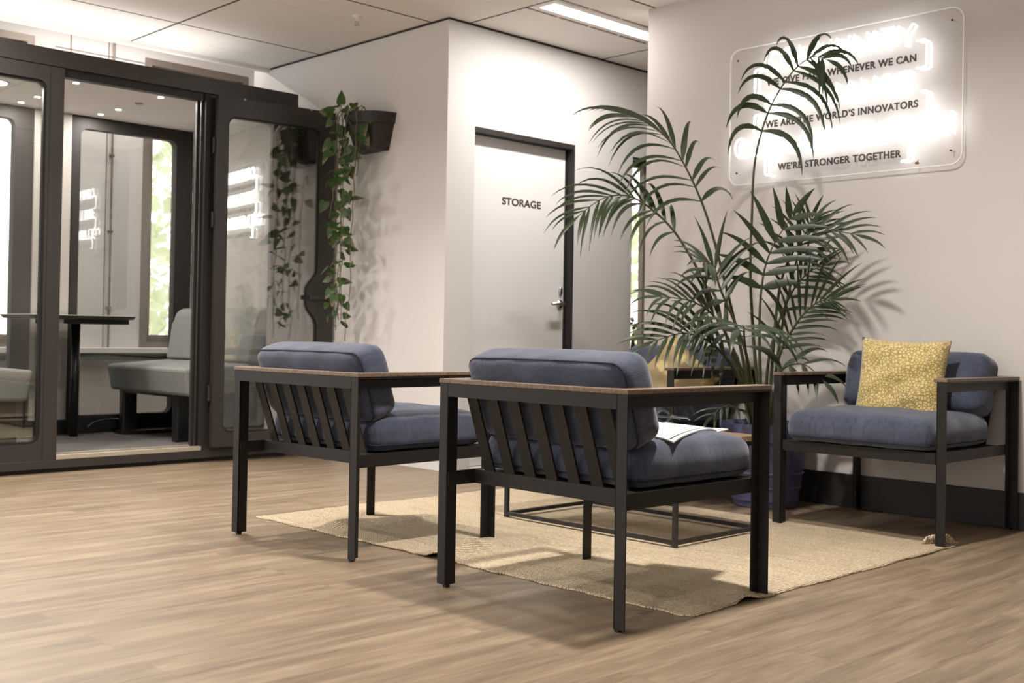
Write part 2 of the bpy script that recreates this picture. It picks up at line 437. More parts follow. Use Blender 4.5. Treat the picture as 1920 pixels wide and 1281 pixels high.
# panel seams and service pipe on the wall behind the booth
bm = B()
for x in (2.58, 3.31, 3.587): box(bm, x-.004, x+.004, YF-.004, YF, .61, 2.9)
box(bm, 3.2, 3.86, YF-.004, YF, 2.72, 2.728)
struct('trim_4', bm, M['boothedge'])
bm = B(); tube(bm, [(3.62, YF-.02, .61), (3.62, YF-.02, 2.9)], .008, 8)
for z in (.9, 1.45, 2.0): box(bm, 3.605, 3.635, YF-.03, YF, z, z+.015)
tag(obj('service_pipe', bm, M['alu']), 'thin vertical pipe clipped to the white wall seen through the booth', 'pipe')
struct('trim_5', bx(2.0, 5.0, YF-.16, YF, .582, .620, bev=.004), M['trimw'])     # ledge below the windows
struct('trim_6', bx(2.0, 5.0, YF-.10, YF, .530, .558, bev=.003), M['dark'])

def window(name, x0, x1, z0, z1, yf, yg, fr, m, sash=.045):
    t = thing(name, None, None, (0, 0, 0)); t['kind'] = 'structure'
    obj('frame', plate(B(), rect(x0, x1, z0, z1), [rect(x0+fr, x1-fr, z0+fr, z1-fr)], fxz, yf, yg+.03), m, t)
    i = fr
    obj('sash', plate(B(), rect(x0+i, x1-i, z0+i, z1-i), [rect(x0+i+sash, x1-i-sash, z0+i+sash, z1-i-sash)], fxz, yg-.012, yg+.02), M['alu'], t)
    obj('pane', bx(x0+i+sash-.004, x1-i-sash+.004, yg, yg+.006, z0+i+sash-.004, z1-i-sash+.004), M['winglass'], t)
    return t
window('window_1', *F1, YF-.012, YF+.07, .05, M['alu'], .055)
window('window_2', *F2, YF-.012, YF+.07, .05, M['alu'])
w3 = window('window_3', WX0, WX1, WZ0, WZ1, YS+.10, YS+.115, .012, M['dark'], .03)
bm = B()
plate(bm, rect(WX0, WX1, WZ1-.012, WZ1), [], fxz, YS+.004, YS+.10)
obj('soffit_lining', bm, M['dark'], w3)
obj('jamb_lining', bx(5.912, 5.96, YS+.076, YS+.112, WZ0, WZ1-.012), M['boothedge'], w3)
obj('jamb_trim', bx(5.955, WX1, YS+.055, YS+.112, WZ0, WZ1-.012), M['dark'], w3)
obj('sill', bx(WX0, WX1, YS-.01, YS+.10, WZ0-.002, WZ0+.028), M['alu'], w3)

# storage door
d1 = thing('door_1', None, None, (0, 0, 0)); d1['kind'] = 'structure'
bm = B(); box(bm, DX1-.012, DX1, YS-.002, YS+.13, 0, DZ); box(bm, DX0, DX1-.012, YS-.001, YS+.13, DZ-.030, DZ); box(bm, DX0, DX0+.004, YS+.03, YS+.13, 0, DZ-.03)
obj('door_frame', bm, M['dark'], d1)
obj('jamb_strip', bx(DX1-.022, DX1-.012, YS+.05, YS+.062, 0, DZ-.03), M['gasket'], d1)  # narrow black strip down the right-hand jamb
YL = YS+.060
obj('door_leaf', bx(DX0+.004, DX1-.014, YL, YL+.04, .006, DZ-.032), M['white'], d1)
text('door_lettering', 'STORAGE', .060, M['text'], d1, Matrix.Translation((4.752, YL-.0008, 1.528)) @ Matrix.Rotation(pi/2, 4, 'X'), .0012, width=.325)
hx = 5.092
bm = B(); lathe(bm, ((.026, 0), (.026, .008), (.012, .012), (.011, .045)), 24)
for v in bm.verts: v.co = Vector((hx+v.co.x, YL-v.co.z, .955+v.co.y))
tube(bm, [(hx, YL-.045, .955), (hx-.02, YL-.05, .955), (hx-.115, YL-.05, .953)], .0095, 10)
obj('lever_handle', bm, M['steel'], d1, smooth=True)
bm = B(); lathe(bm, ((.017, 0), (.017, .010), (.008, .014)), 20)
for v in bm.verts: v.co = Vector((hx+.005+v.co.x*.8, YL-v.co.z, 1.035+v.co.y*1.5))
obj('lock_cylinder', bm, M['steel'], d1, smooth=True)

# small vase with a dried twig on the window sill
t = thing('bud_vase', 'slim dark vase with a small twig on the far window sill', 'vase', (5.775, YS+.035, WZ0+.028))
bm = B(); lathe(bm, ((.012, 0), (.016, .02), (.013, .05), (.006, .085), (.005, .11), (.007, .115)), 20); obj('vase_body', bm, M['dark'], t, smooth=True)
bm = B(); tube(bm, [(0, 0, .1), (.004, 0, .15), (-.004, .004, .2)], .0022, 6)
for a, z in ((.4, .15), (2.2, .18), (3.6, .2), (5.2, .165), (1.2, .21)):
    bmesh.ops.create_icosphere(bm, subdivisions=1, radius=.014, matrix=Matrix.Translation((.016*cos(a), .016*sin(a), z)) @ Matrix.Diagonal((1, 1, .8, 1)))
obj('twig', bm, M['vinestem'], t)

# ------------------------------------------------------------------ ceiling fixtures
t = thing('ceiling_strip_light', 'long recessed white strip light set between slotted air vents in the ceiling', 'ceiling light', (4.76, 4.195, ZC))
obj('diffuser', bx(-.46, .46, -.055, .055, -.006, -.002), M['lampface'], t)
bm = B()
for s in (-1, 1): box(bm, -.50, .50, s*.075-.018, s*.075+.018, -.005, 0)
box(bm, -.50, -.462, -.06, .06, -.005, 0); box(bm, .462, .50, -.06, .06, -.005, 0)
obj('housing', bm, M['trimw'], t)
for s in (-1, 1):
    bm = B()
    for k in range(4): box(bm, -.50+k*.255, -.50+k*.255+.235, s*.117-.006, s*.117+.006, -.004, 0)
    obj('air_slot', bm, M['boothedge'], t)
def downlight(x, y, label):
    t = thing('ceiling_downlight', label, 'ceiling light', (x, y, ZC))
    bm = B(); plate(bm, [(.09*cos(a*pi/12), .09*sin(a*pi/12)) for a in range(24)], [[(.072*cos(a*pi/12), .072*sin(a*pi/12)) for a in range(24)]], lambda u, v, q: (u, v, q), -.006, 0)
    obj('trim_ring', bm, M['trimw'], t)
    bm = B(); lathe(bm, ((.071, -.003), (.071, -.001)), 24); obj('lens', bm, M['lampface'], t)
    t['group'] = 'round downlights outside the view'
for x, y, p in LAMPS: downlight(x, y, 'round recessed downlight outside the view')
t = thing('fire_sprinkler', 'small white fire sprinkler head hanging from a beige ceiling tile', 'sprinkler', (3.74, 5.123, ZC))
bm = B(); lathe(bm, ((.028, 0), (.028, -.004), (.010, -.008), (.009, -.03)), 20); obj('escutcheon', bm, M['trimw'], t, smooth=True)
bm = B(); lathe(bm, ((.004, -.03), (.004, -.05), (.016, -.051), (.016, -.053)), 16); box(bm, -.012, -.009, -.002, .002, -.05, -.028); box(bm, .009, .012, -.002, .002, -.05, -.028)
obj('deflector', bm, M['steel'], t)
t = thing('fill_batten', 'added batten light, unseen in the ceiling pocket, brightening the window wall', 'batten light', (1.5, 7.45, 2.96))  # added fill, out of view, for the wall behind the booth
obj('fill_batten_body', bx(-.6, .6, -.03, .03, -.03, 0), M['trimw'], t); obj('fill_batten_tube', bx(-.58, .58, -.02, .02, -.045, -.03), M['lampface'], t)
area('fill_batten_lamp', (1.5, 7.45, 2.905), 1.15, 12, WARM, sizey=.05)
area('fill_batten_lamp', (3.5, 7.45, 2.905), 1.0, 13, WARM, sizey=.05)
t2 = copy_tree(t); t2.location = (3.5, 7.45, 2.96); t2['label'] = 'added batten light, unseen above the ceiling edge, brightening the wall behind the booth' 

# ------------------------------------------------------------------ booth
BX0, BX1, BY0, BY1, BH = 1.66, 3.885, 5.91, 7.12, 2.212
ZF, ZB = .092, 2.10            # inner floor, inner ceiling
bt = thing('meeting_booth', 'dark brown glass-fronted meeting booth with its glass door folded open', 'booth', (2.84, 6.5, 0))
def bp(name, bm, m, **k):
    o = obj(name, bm, m, bt, **k); o.matrix_parent_inverse = Matrix.Translation((-2.84, -6.5, 0)); return o
bp('base', bx(BX0+.02, BX1-.02, BY0+.03, BY1-.02, .0, .022), M['gasket'])
bp('plinth', bx(BX0, BX1, BY0, BY1, .022, .068, bev=.003), M['booth'])
bp('carpet', bx(BX0+.06, BX1-.06, BY0+.075, BY1-.06, .068, ZF), M['carpet'])
bp('roof', bx(BX0, BX1, BY0+.05, BY1, 2.14, BH, bev=.003), M['booth'])
bp('header', bx(BX0, BX1-.045, BY0, BY0+.05, 2.122, BH, bev=.002), M['booth'])
bp('ceiling_panel', bx(BX0+.05, BX1-.05, BY0+.07, BY1-.06, ZB, 2.14), M['feltlight'])
OX0, OX1 = 2.441, 3.262          # door opening
fr = plate(B(), rect(BX0, OX0, .068, 2.118), [rrect(1.90, 2.352, .155, 2.04, .045)], fxz, BY0, BY0+.07)
bp('front_panel_frame', fr, M['booth'])
fr = plate(B(), rect(OX1+.03, BX1-.045, .068, 2.118), [rrect(OX1+.10, 3.735, .175, 2.02, .045)], fxz, BY0+.012, BY0+.07)
bp('front_panel_frame', fr, M['booth'])
for x0, x1, z0, z1, y in ((1.90, 2.352, .155, 2.04, BY0), (OX1+.10, 3.735, .175, 2.02, BY0+.012)):
    g = bp('front_pane', bx(x0-.01, x1+.01, y+.030, y+.038, z0-.01, z1+.01), M['glass'])
    gk = plate(B(), rrect(x0-.001, x1+.001, z0-.001, z1+.001, .046), [rrect(x0+.014, x1-.014, z0+.012, z1-.014, .036)], fxz, y+.010, y+.034)
    bp('pane_gasket', gk, M['gasket'])
bp('panel_joint', bx(2.352+.014, 2.352+.0165, BY0-.0008, BY0+.001, .068, 2.118), M['gasket'])
bp('corner_post', bx(BX1-.045, BX1, BY0, BY0+.07, .068, BH, bev=.003), M['booth'])
bp('corner_post', bx(BX1-.045, BX1, BY1-.05, BY1, .068, BH, bev=.003), M['booth'])
bp('corner_post', bx(BX0, BX0+.045, BY1-.05, BY1, .068, BH, bev=.003), M['booth'])
bp('side_panel', bx(BX1-.06, BX1-.004, BY0+.07, BY1-.05, .068, 2.14), M['boothedge'])
bp('side_panel', bx(BX0+.004, BX0+.06, BY0+.07, BY1-.05, .068, 2.14), M['boothedge'])
bp('wall_lining', bx(BX1-.075, BX1-.06, BY0+.075, BY1-.06, ZF, ZB), M['felt'])
bp('wall_lining', bx(BX0+.06, BX0+.075, BY0+.075, BY1-.06, ZF, ZB), M['felt'])
bp('back_lining', bx(2.725, 2.953, 7.02, 7.06, .185, ZB), M['felt'])
bp('back_kick', bx(BX0+.06, BX1-.06, 7.03, BY1-.03, ZF, .19), M['gasket'])
for x0, x1, gx0, gx1 in ((2.953, 3.795, 3.018, 3.672), (1.735, 2.725, 2.008, 2.612)):
    k = plate(B(), rect(x0, x1, .185, ZB), [rrect(gx0, gx1, .205, 2.022, .045)], fxz, 7.035, 7.10)
    bp('back_frame', k, M['dark'])
    gp = bp('back_pane', bx(gx0-.01-(gx0+gx1)/2, gx1+.01-(gx0+gx1)/2, -.004, .004, .2, 2.03), M['glass']); gp.location = ((gx0+gx1)/2, 7.066, 0); gp.rotation_euler = (0, 0, rad(-1.3))
# door opening liners
bp('opening_seal', bx(OX0, OX1+.03, BY0+.018, BY0+.07, 2.078, 2.122), M['gasket'])
bp('opening_jamb', bx(OX1, OX1+.030, BY0+.0, BY0+.07, .068, 2.118), M['dark'])
bm = B()
for i in range(3): box(bm, OX1-.024+i*.008, OX1-.019+i*.008, BY0+.012+.016*i, BY0+.02+.016*i, .09, 2.10)
box(bm, OX1-.03, OX1, BY0+.05, BY0+.07, .09, 2.10)
bp('jamb_seal', bm, M['booth'])
bp('threshold', bx(OX0, OX1+.012, BY0-.002, BY0+.026, .068, .092, bev=.002), M['thresh'])
bp('threshold_strip', bx(OX0, OX1, BY0+.055, BY0+.085, .088, .096), M['thresh'])
# downlights in the booth ceiling
for x, y, r in ((2.59, 6.118, .017), (3.086, 6.118, .017), (3.086, 6.662, .017), (3.082, 6.90, .017), (2.595, 6.662, .017), (2.592, 6.90, .017), (2.27, 6.46, .075)):
    bm = B(); lathe(bm, ((r*1.25, -.002), (r*1.25, 0)), 20); rr = bp('light_rim', bm, M['boothedge']); rr.location = (x, y, ZB)
    bm = B(); lathe(bm, ((r, -.004), (r, -.002)), 20); rr = bp('light_lens', bm, M['spot']); rr.location = (x, y, ZB)
    area('booth_lamp', (x, y, ZB-.008), r*1.8, 3.4 if r < .05 else 15, WARM, shape='DISK')
bm = B(); lathe(bm, ((.022, -.006), (.026, 0)), 16); rr = bp('sensor', bm, M['boothedge']); rr.location = (3.086, 6.39, ZB)
# the open door: hinged at the right jamb, swung against the front
DA = rad(-4.6)
dr = bpy.data.objects.new('booth_door', None); C.objects.link(dr); dr.parent = bt; dr.matrix_parent_inverse = Matrix.Translation((-2.84, -6.5, 0))
dr.location = (3.312, 5.874, 0); dr.rotation_euler = (0, 0, DA)
W_, Z0_, Z1_ = .772, .088, 2.112
hole = [(.668-.045+.045*cos(rad(a)), 2.0-.045+.045*sin(rad(a))) for a in range(0, 91, 15)]
hole += [(.064+.045+.045*cos(rad(a)), 2.0-.045+.045*sin(rad(a))) for a in range(90, 181, 15)]
hole += [(.064+.045+.045*cos(rad(a)), .168+.045+.045*sin(rad(a))) for a in range(180, 271, 15)]
hole += [(.668-.045+.045*cos(rad(a)), .168+.045+.045*sin(rad(a))) for a in range(270, 361, 15)]
bul = []
for k in range(13):
    s = k/12; z = .80 + s*.34; q = .5-.5*cos(min(1, max(0, (min(s, 1-s))*2.7))*pi); bul.append((.668-.072*q, z))
hole += bul
obj('door_frame', plate(B(), rect(0, W_, Z0_, Z1_), [hole], fxz, -.022, .022), M['booth'], dr)
inner = [(.366+(u-.366)*.975, 1.08+(v-1.08)*.99) for u, v in hole]
obj('door_gasket', plate(B(), [(.366+(u-.366)*1.004, 1.08+(v-1.08)*1.002) for u, v in hole], [inner], fxz, -.012, .012), M['gasket'], dr)
obj('door_pane', plate(B(), [(.366+(u-.366)*1.01, 1.08+(v-1.08)*1.004) for u, v in hole], [], fxz, -.004, .004), M['doorglass'], dr)
bm = B()
for s in (-1, 1):
    tube(bm, [(.600, s*.055, .967), (.775, s*.055, .967)], .0145, 14); tube(bm, [(.70, s*.02, .967), (.70, s*.055, .967)], .008, 10)
obj('door_handle', bm, M['booth'], dr, smooth=False)
for z in (.35, 1.35, 1.78):
    bm = B(); tube(bm, [(-.006, .014, z), (-.006, .014, z+.09)], .009, 10); obj('hinge', bm, M['dark'], dr)
for u in (.16, .60):
    bm = B(); bmesh.ops.create_uvsphere(bm, u_segments=10, v_segments=6, radius=.006, matrix=Matrix.Translation((u, -.024, Z1_-.006))); obj('door_stud', bm, M['steel'], dr)

# booth table
t = thing('booth_table', 'narrow black-edged table on a round leg inside the booth', 'table', (2.94, 6.87, ZF))
def outline():
    out = []
    for u, v in rrect(-.43, .215, -.40, .11, .05, 5): out.append((u, v))
    return out
bm = B(); plate(bm, outline(), [], lambda u, v, q: (u*(1 if q > .73 else .95), v*(1 if q > .73 else .97), q), .718, .738); obj('tabletop', bm, M['laminate'], t)
bm = B(); plate(bm, [(u*.995, v*.995) for u, v in outline()], [], lambda u, v, q: (u, v, q), .738, .741); obj('table_reflection', bm, M['trimw'], t)  # white layer paints the grazing reflection on the dark top
bm = B(); tube(bm, [(0, 0, 0), (0, 0, .70)], .028, 20); obj('table_leg', bm, M['plastic'], t, smooth=True)
obj('table_bracket', bx(-.20, .20, -.30, .12, .690, .718), M['plastic'], t)

t = thing('fill_uplight', 'added flat light panel, unseen on the booth roof, brightening the ceiling', 'uplight', (2.75, 6.45, BH))  # added unseen panel that lifts the ceiling over the booth
obj('fill_uplight_body', bx(-.85, .85, -.40, .40, 0, .03), M['dark'], t)
obj('fill_uplight_face', bx(-.84, .84, -.39, .39, .03, .034), mat('fill_uplight_diffuser', (1, 1, 1), .5, emit=(1, .97, .94), es=.95), t)

# benches inside the booth
def bench(label, x, flip):
    t = thing('booth_bench', label, 'bench', (x, 6.502, ZF), 0 if not flip else pi, 'upholstered benches inside the booth')
    # local: seat front towards -x, back towards +x
    def slab(name, prof, y0, y1, m, bev):
        b = B(); a = [b.verts.new((u, y0, v)) for u, v in prof]; c = [b.verts.new((u, y1, v)) for u, v in prof]
        b.faces.new(a); b.faces.new(c[::-1])
        for i in range(len(prof)): j = (i+1) % len(prof); b.faces.new((a[i], a[j], c[j], c[i]))
        bmesh.ops.bevel(b, geom=b.edges[:], offset=bev, segments=3, affect='EDGES', profile=.5)
        return obj(name, b, m, t, smooth=False)
    slab('seat', [(0, .440), (.43, .470), (.43, .290), (.030, .276)], -.515, .515, M['seatfab'], .022)
    slab('backrest', [(.405, .47), (.45, .70), (.47, .775), (.51, .808), (.598, .808), (.598, .47)], -.515, .515, M['seatfab'], .022)
    for sy in (-.30, .40):
        b = B(); box(b, .05, .15, sy-.03, sy+.03, 0, .285, bev=.012); obj('bench_leg', b, M['plastic'], t)
        b = B(); box(b, .46, .59, sy-.03, sy+.03, 0, .47, bev=.012); obj('bench_leg', b, M['plastic'], t)
    b = B(); box(b, .06, .59, -.40, .44, .262, .285); obj('bench_rail', b, M['plastic'], t)
    b = B(); box(b, .02, .59, .30, .42, 0, .022); obj('bench_foot', b, M['plastic'], t)
    return t
bench('grey upholstered bench inside the booth, its back to the right-hand side', 3.205, False)
bench('grey upholstered bench behind the left-hand pane of the booth, facing right', 2.352, True)
bm = B(); tube(bm, [(3.22+.16*cos(a*pi/12)*1.0, 6.95, ZF+.035+.055*sin(a*pi/12)) for a in range(13)], .005, 8)
tag(obj('power_cable', bm, M['plastic']), 'black cable looped up off the booth floor under the grey bench', 'cable')

# ------------------------------------------------------------------ neon sign
SY0, SY1, SZ0, SZ1, SXP = 2.114, 3.296, 1.517, 2.190, 4.690     # acrylic sheet
ns = thing('neon_sign', 'clear acrylic wall sign with white neon words and dark lettering', 'sign', (SXP, 2.705, 1.85))
PI_ = Matrix.Translation((-SXP, -2.705, -1.85))
def sp(name, bm, m, **k):
    o = obj(name, bm, m, ns, **k); o.matrix_parent_inverse = PI_; return o
sp('backing_sheet', plate(B(), rrect(SY0, SY1, SZ0, SZ1, .055, 8), [], fyz, SXP, SXP+.006), M['acrylic'])
sp('sheet_edge', plate(B(), rrect(SY0-.0015, SY1+.0015, SZ0-.0015, SZ1+.0015, .056, 8), [rrect(SY0+.0025, SY1-.0025, SZ0+.0025, SZ1-.0025, .053, 8)], fyz, SXP-.0005, SXP+.0065), M['acryledge'])
for y in (SY0+.05, SY1-.045):
    for z in (SZ0+.06, SZ1-.055):
        bm = B(); tube(bm, [(SXP-.003, y, z), (SXP+.002, y, z)], .0045, 10); sp('screw_head', bm, M['dark'])
        bm = B(); tube(bm, [(SXP+.006, y, z), (XS, y, z)], .003, 8); sp('standoff', bm, M['trimw'])
TX = Matrix(((0, 0, -1, 0), (-1, 0, 0, 0), (0, 1, 0, 0), (0, 0, 0, 1)))    # text x -> -Y, text y -> Z, facing -X
for s, zc, wd, yc in (('WE GIVE BACK WHENEVER WE CAN', 1.985, .762, 2.703), ("WE ARE THE WORLD\u2019S INNOVATORS", 1.783, .775, 2.699), ("WE\u2019RE STRONGER TOGETHER", 1.572, .628, 2.701)):
    o = text('lettering', s, .044, M['text'], ns, Matrix.Translation((SXP-.002, yc, zc)) @ TX, .0015, width=wd, spacing=1.10); o.matrix_parent_inverse = PI_
def arc(cx, cy, rx, ry, a0, a1, n=10): return [(cx+rx*cos(rad(a0+(a1-a0)*k/n)), cy+ry*sin(rad(a0+(a1-a0)*k/n))) for k in range(n+1)]
GL = {
 'C': [arc(.5, .5, .48, .5, 45, 315, 16)], 'O': [arc(.5, .5, .48, .5, 0, 360, 22)],
 'M': [[(0, 0), (.08, 1), (.5, .25), (.92, 1), (1, 0)]], 'U': [[(.05, 1), (.05, .35)] + arc(.5, .35, .45, .35, 180, 360, 12) + [(.95, 1)]],
 'N': [[(.05, 0), (.05, 1), (.95, 0), (.95, 1)]], 'I': [[(.5, 0), (.5, 1)]], 'T': [[(0, 1), (1, 1)], [(.5, 1), (.5, 0)]],
 'Y': [[(0, 1), (.5, .48), (1, 1)], [(.5, .48), (.5, 0)]],
 'B': [[(.05, 0), (.05, 1), (.5, 1)] + arc(.5, .77, .4, .23, 90, -90, 8) + [(.1, .54)], [(.5, .54)] + arc(.5, .27, .45, .27, 90, -90, 8) + [(.05, 0)]],
 'R': [[(.05, 0), (.05, 1), (.5, 1)] + arc(.5, .74, .42, .26, 90, -90, 8) + [(.1, .48)], [(.5, .48), (.95, 0)]],
 'L': [[(.08, 1), (.08, 0), (.92, 0)]], 'A': [[(0, 0), (.5, 1), (1, 0)], [(.2, .36), (.8, .36)]],
 'E': [[(.92, 1), (.06, 1), (.06, 0), (.92, 0)], [(.06, .52), (.8, .52)]]}
GW = {'M': 1.15, 'I': .35, 'O': 1.1, 'C': 1.0, 'L': .8, 'E': .85, 'T': .9, 'R': .9, 'B': .9}
def neon(word, y_left, y_right, z0, z1):
    tot = sum(GW.get(c, 1.0) for c in word); gap = .30; unit = (y_left-y_right)/(tot+gap*(len(word)-1)); y = y_left; bm = B()
    for c in word:
        wd = GW.get(c, 1.0)*unit
        for st in GL[c]:
            tube(bm, [(SXP-.016, y-u*wd, z0+v*(z1-z0)) for u, v in st], .0046, 8)
            for u, v in (st[0], st[-1]): tube(bm, [(SXP-.016, y-u*wd, z0+v*(z1-z0)), (SXP, y-u*wd, z0+v*(z1-z0))], .003, 6)
        y -= wd + gap*unit
    return bm
for wd, a, b, z0, z1 in (('COMMUNITY', 3.085, 2.332, 2.058, 2.147), ('BRILLIANCE', 3.075, 2.338, 1.852, 1.942), ('COLLABORATION', 3.252, 2.152, 1.650, 1.742)):
    sp('neon_word', neon(wd, a, b, z0, z1), M['neon'], smooth=True)
for yl, yr, z0, z1, hk in ((3.140, 2.268, 1.948, 2.068, .045), (3.140, 2.262, 1.754, 1.846, .035), (3.075, 2.345, 1.550, 1.632, .035)):
    for y, s in ((yl, -1), (yr, 1)):
        bm = B(); tube(bm, [(SXP-.016, y+s*hk, z1), (SXP-.016, y+s*.008, z1), (SXP-.016, y, z1-.008), (SXP-.016, y, z0+.008), (SXP-.016, y+s*.008, z0), (SXP-.016, y+s*hk, z0)], .0046, 8)
        sp('neon_bracket', bm, M['neon'], smooth=True)
bm = B(); box(bm, SXP-.014, SXP-.001, 2.305, 2.318, 1.532, 1.540); tube(bm, [(SXP-.006, 2.312, 1.54), (SXP-.006, 2.305, 1.55)], .0015, 6)
sp('cable_clip', bm, mat('brown_clip', (.16, .07, .04), .5))

# ------------------------------------------------------------------ rug
RX0, RX1, RY0, RY1 = 2.497, 4.135, 1.872, 4.03
def rug_h(x, y):
    h = .0065
    def ridge(ax, ay, bx_, by_, hh, wd):
        dx, dy = bx_-ax, by_-ay; L = math.hypot(dx, dy); s = ((x-ax)*dx+(y-ay)*dy)/L/L
        s2 = max(0, min(1, s)); px, py = ax+dx*s2, ay+dy*s2; d = math.hypot(x-px, y-py)
        return hh*math.exp(-(d/wd)**2)
    h += ridge(2.48, 2.895, 2.72, 2.98, .024, .05) + ridge(2.72, 2.98, 3.02, 2.98, .012, .06)
    h += ridge(2.62, 3.62, 2.98, 3.56, .018, .07) + ridge(2.85, 3.84, 2.62, 3.62, .008, .06)
    h += ridge(2.78, 1.87, 2.86, 1.95, .016, .035) + .0025*sin(7*x+3*y)*sin(5*y-2*x)**2
    return h
bm = B(); NX, NY = 70, 96; top = {}; bot = {}
rg = random.Random(3)
for i in range(NX+1):
    for j in range(NY+1):
        x = RX0+(RX1-RX0)*i/NX; y = RY0+(RY1-RY0)*j/NY
        ex = .004*sin(23*y)+.003*sin(61*y+1); ey = .004*sin(19*x)+rg.uniform(-.002, .002)
        xx = x + (ex if i in (0, NX) else 0) - (.020*((y-RY0)/(RY1-RY0)-.5) if i == 0 else 0); yy = y + (ey if j in (0, NY) else 0)
        if i == 0 and j == 0: xx += .014; yy += .014
        h = rug_h(x, y); top[i, j] = bm.verts.new((xx, yy, h)); bot[i, j] = bm.verts.new((xx, yy, max(.0005, h-.006)))
for i in range(NX):
    for j in range(NY):
        bm.faces.new((top[i, j], top[i+1, j], top[i+1, j+1], top[i, j+1])); bm.faces.new((bot[i, j], bot[i, j+1], bot[i+1, j+1], bot[i+1, j]))
for i in range(NX):
    for j in (0, NY): bm.faces.new((top[i, j], bot[i, j], bot[i+1, j], top[i+1, j]))
for j in range(NY):
    for i in (0, NX): bm.faces.new((top[i, j], top[i, j+1], bot[i, j+1], bot[i, j]))
rug = tag(obj('jute_rug', bm, M['rug'], smooth=True), 'beige woven jute rug with wrinkles lying under the chairs and low table', 'rug')
# turned-up corner tuft
bm = B()
for k in range(7):
    a = k*.35; tube(bm, [(4.06+.012*k, 1.965-.006*k, .010), (4.075+.012*k, 1.955-.004*k, .030+.006*sin(a*2)), (4.10+.010*k, 1.935-.004*k, .026+.01*sin(a)), (4.125+.007*k, 1.915-.004*k, .008)], .006, 6)
tf = obj('frayed_corner', bm, M['rug'], rug)

# ------------------------------------------------------------------ armchairs
CW, CD, CH = .735, .655, .625     # width, depth, arm height
def angle_leg(bm, x, y, sx, sy, z0, z1, a=.037, b=.040, th=.004):
    """steel angle: flange across (along y) at x, flange along x on the inner edge. sx: +1 web runs to +x; sy: +1 inner edge at +y"""
    xa, xb = (x, x+sx*th); box(bm, min(xa, xb), max(xa, xb), min(y, y+sy*a), max(y, y+sy*a), z0, z1)
    yi = y+sy*a; box(bm, min(x, x+sx*b), max(x, x+sx*b), min(yi, yi-sy*th), max(yi, yi-sy*th), z0, z1)
def make_chair(label):
    t = thing('lounge_armchair', label, 'armchair', (0, 0, 0), 0, 'blue cushioned steel lounge armchairs')
    h = CW/2
    for sy in (-1, 1):
        bm = B(); angle_leg(bm, 0, sy*h, 1, -sy, .008, CH-.013); box(bm, .004, .02, sy*h-sy*.030-.007, sy*h-sy*.030+.007, 0, .012); obj('leg', bm, M['chair'], t)
        bm = B(); angle_leg(bm, CD, sy*h, -1, -sy, .008, CH-.013); box(bm, CD-.02, CD-.004, sy*h-sy*.030-.007, sy*h-sy*.030+.007, 0, .012); obj('leg', bm, M['chair'], t)
        # arm rail and seat rail on each side
        ya, yb = sorted((sy*h-sy*.033, sy*h-sy*.037))
        ya, yb = sorted((sy*h, sy*(h-.037)))
        bm = B(); box(bm, .004, CD-.004, min(sy*(h-.037), sy*(h-.031)), max(sy*(h-.037), sy*(h-.031)), CH-.053, CH-.013); box(bm, .004, CD-.004, ya, yb, CH-.019, CH-.0125)
        obj('arm_rail', bm, M['chair'], t)
        bm = B(); box(bm, .004, CD-.004, min(sy*(h-.043), sy*(h-.037)), max(sy*(h-.043), sy*(h-.037)), .306, .348); obj('seat_rail', bm, M['chair'], t)
        y0, y1 = sorted((sy*(h+.003), sy*(h-.050)))
        bm = bx(-.003 if sy < 0 else -.003, CD+.003, y0, y1, CH-.013, CH, bev=.002); obj('arm_cap', bm, M['armwood'], t)
    obj('back_rail', bx(0, .006, -h+.037, h-.037, CH-.053, CH-.013), M['chair'], t)
    obj('back_cap', bx(-.003, .050, -h+.050, h-.050, CH-.013, CH-.0002, bev=.0015), M['armwood'], t)
    obj('seat_crossbar', bx(.108, .116, -h+.043, h-.043, .306, .348), M['chair'], t)
    obj('seat_crossbar', bx(CD-.012, CD-.004, -h+.037, h-.037, .306, .348), M['chair'], t)
    bm = bx(.116, CD-.012, -h+.043, h-.043, .336, .346); obj('seat_board', bm, M['chair'], t)
    for k in range(7):
        y = (k-3)*.0868; bm = B(); x0, z0, x1, z1 = .118, .322, .030, .578
        vs = [bm.verts.new((x+dx, y+dy, z)) for (x, z) in ((x0, z0), (x1, z1)) for dx, dy in ((0, -.0215), (0, .0215), (.007, .0215), (.007, -.0215))]
        for q in ((0, 1, 2, 3), (4, 7, 6, 5), (0, 4, 5, 1), (1, 5, 6, 2), (2, 6, 7, 3), (3, 7, 4, 0)): bm.faces.new([vs[i] for i in q])
        obj('back_slat', bm, M['chair'], t)
    sw, sd, sh = .615, .548, .104
    cu = obj('seat_cushion', cushion(sd, sw, sh, .042, 20, .040, .004, 1), M['denim'], t, smooth=True, loc=(.3975, 0, .349))
    obj('seam_piping', cushion_seams(sd, sw, sh, .042, .004), M['piping'], cu)
    bw, bd, bh = .615, .255, .142
    lean = math.atan2(.088, .256)
    # built lying flat (x = height, y = width, z = thickness), stood up against the slats
    bc = obj('back_cushion', cushion(bd, bw, bh, .045, 18, .012, .006, 2), M['denim'], t, smooth=True)
    bc.location = (.068, 0, .563)
    bc.rotation_euler = (0, -(pi/2)-lean+pi, 0)
    obj('seam_piping', cushion_seams(bd, bw, bh, .045, .006), M['piping'], bc)
    return t
ch = make_chair('blue-cushioned armchair seen from behind in front of the low table, papers on its seat')
ch.location = (2.240, 2.2435, 0)
c2 = copy_tree(ch); c2['label'] = 'blue-cushioned armchair seen from behind, nearest the glass booth, empty seat'
c2.location = (2.236, 3.405, 0); c2.rotation_euler = (0, 0, rad(2.0))
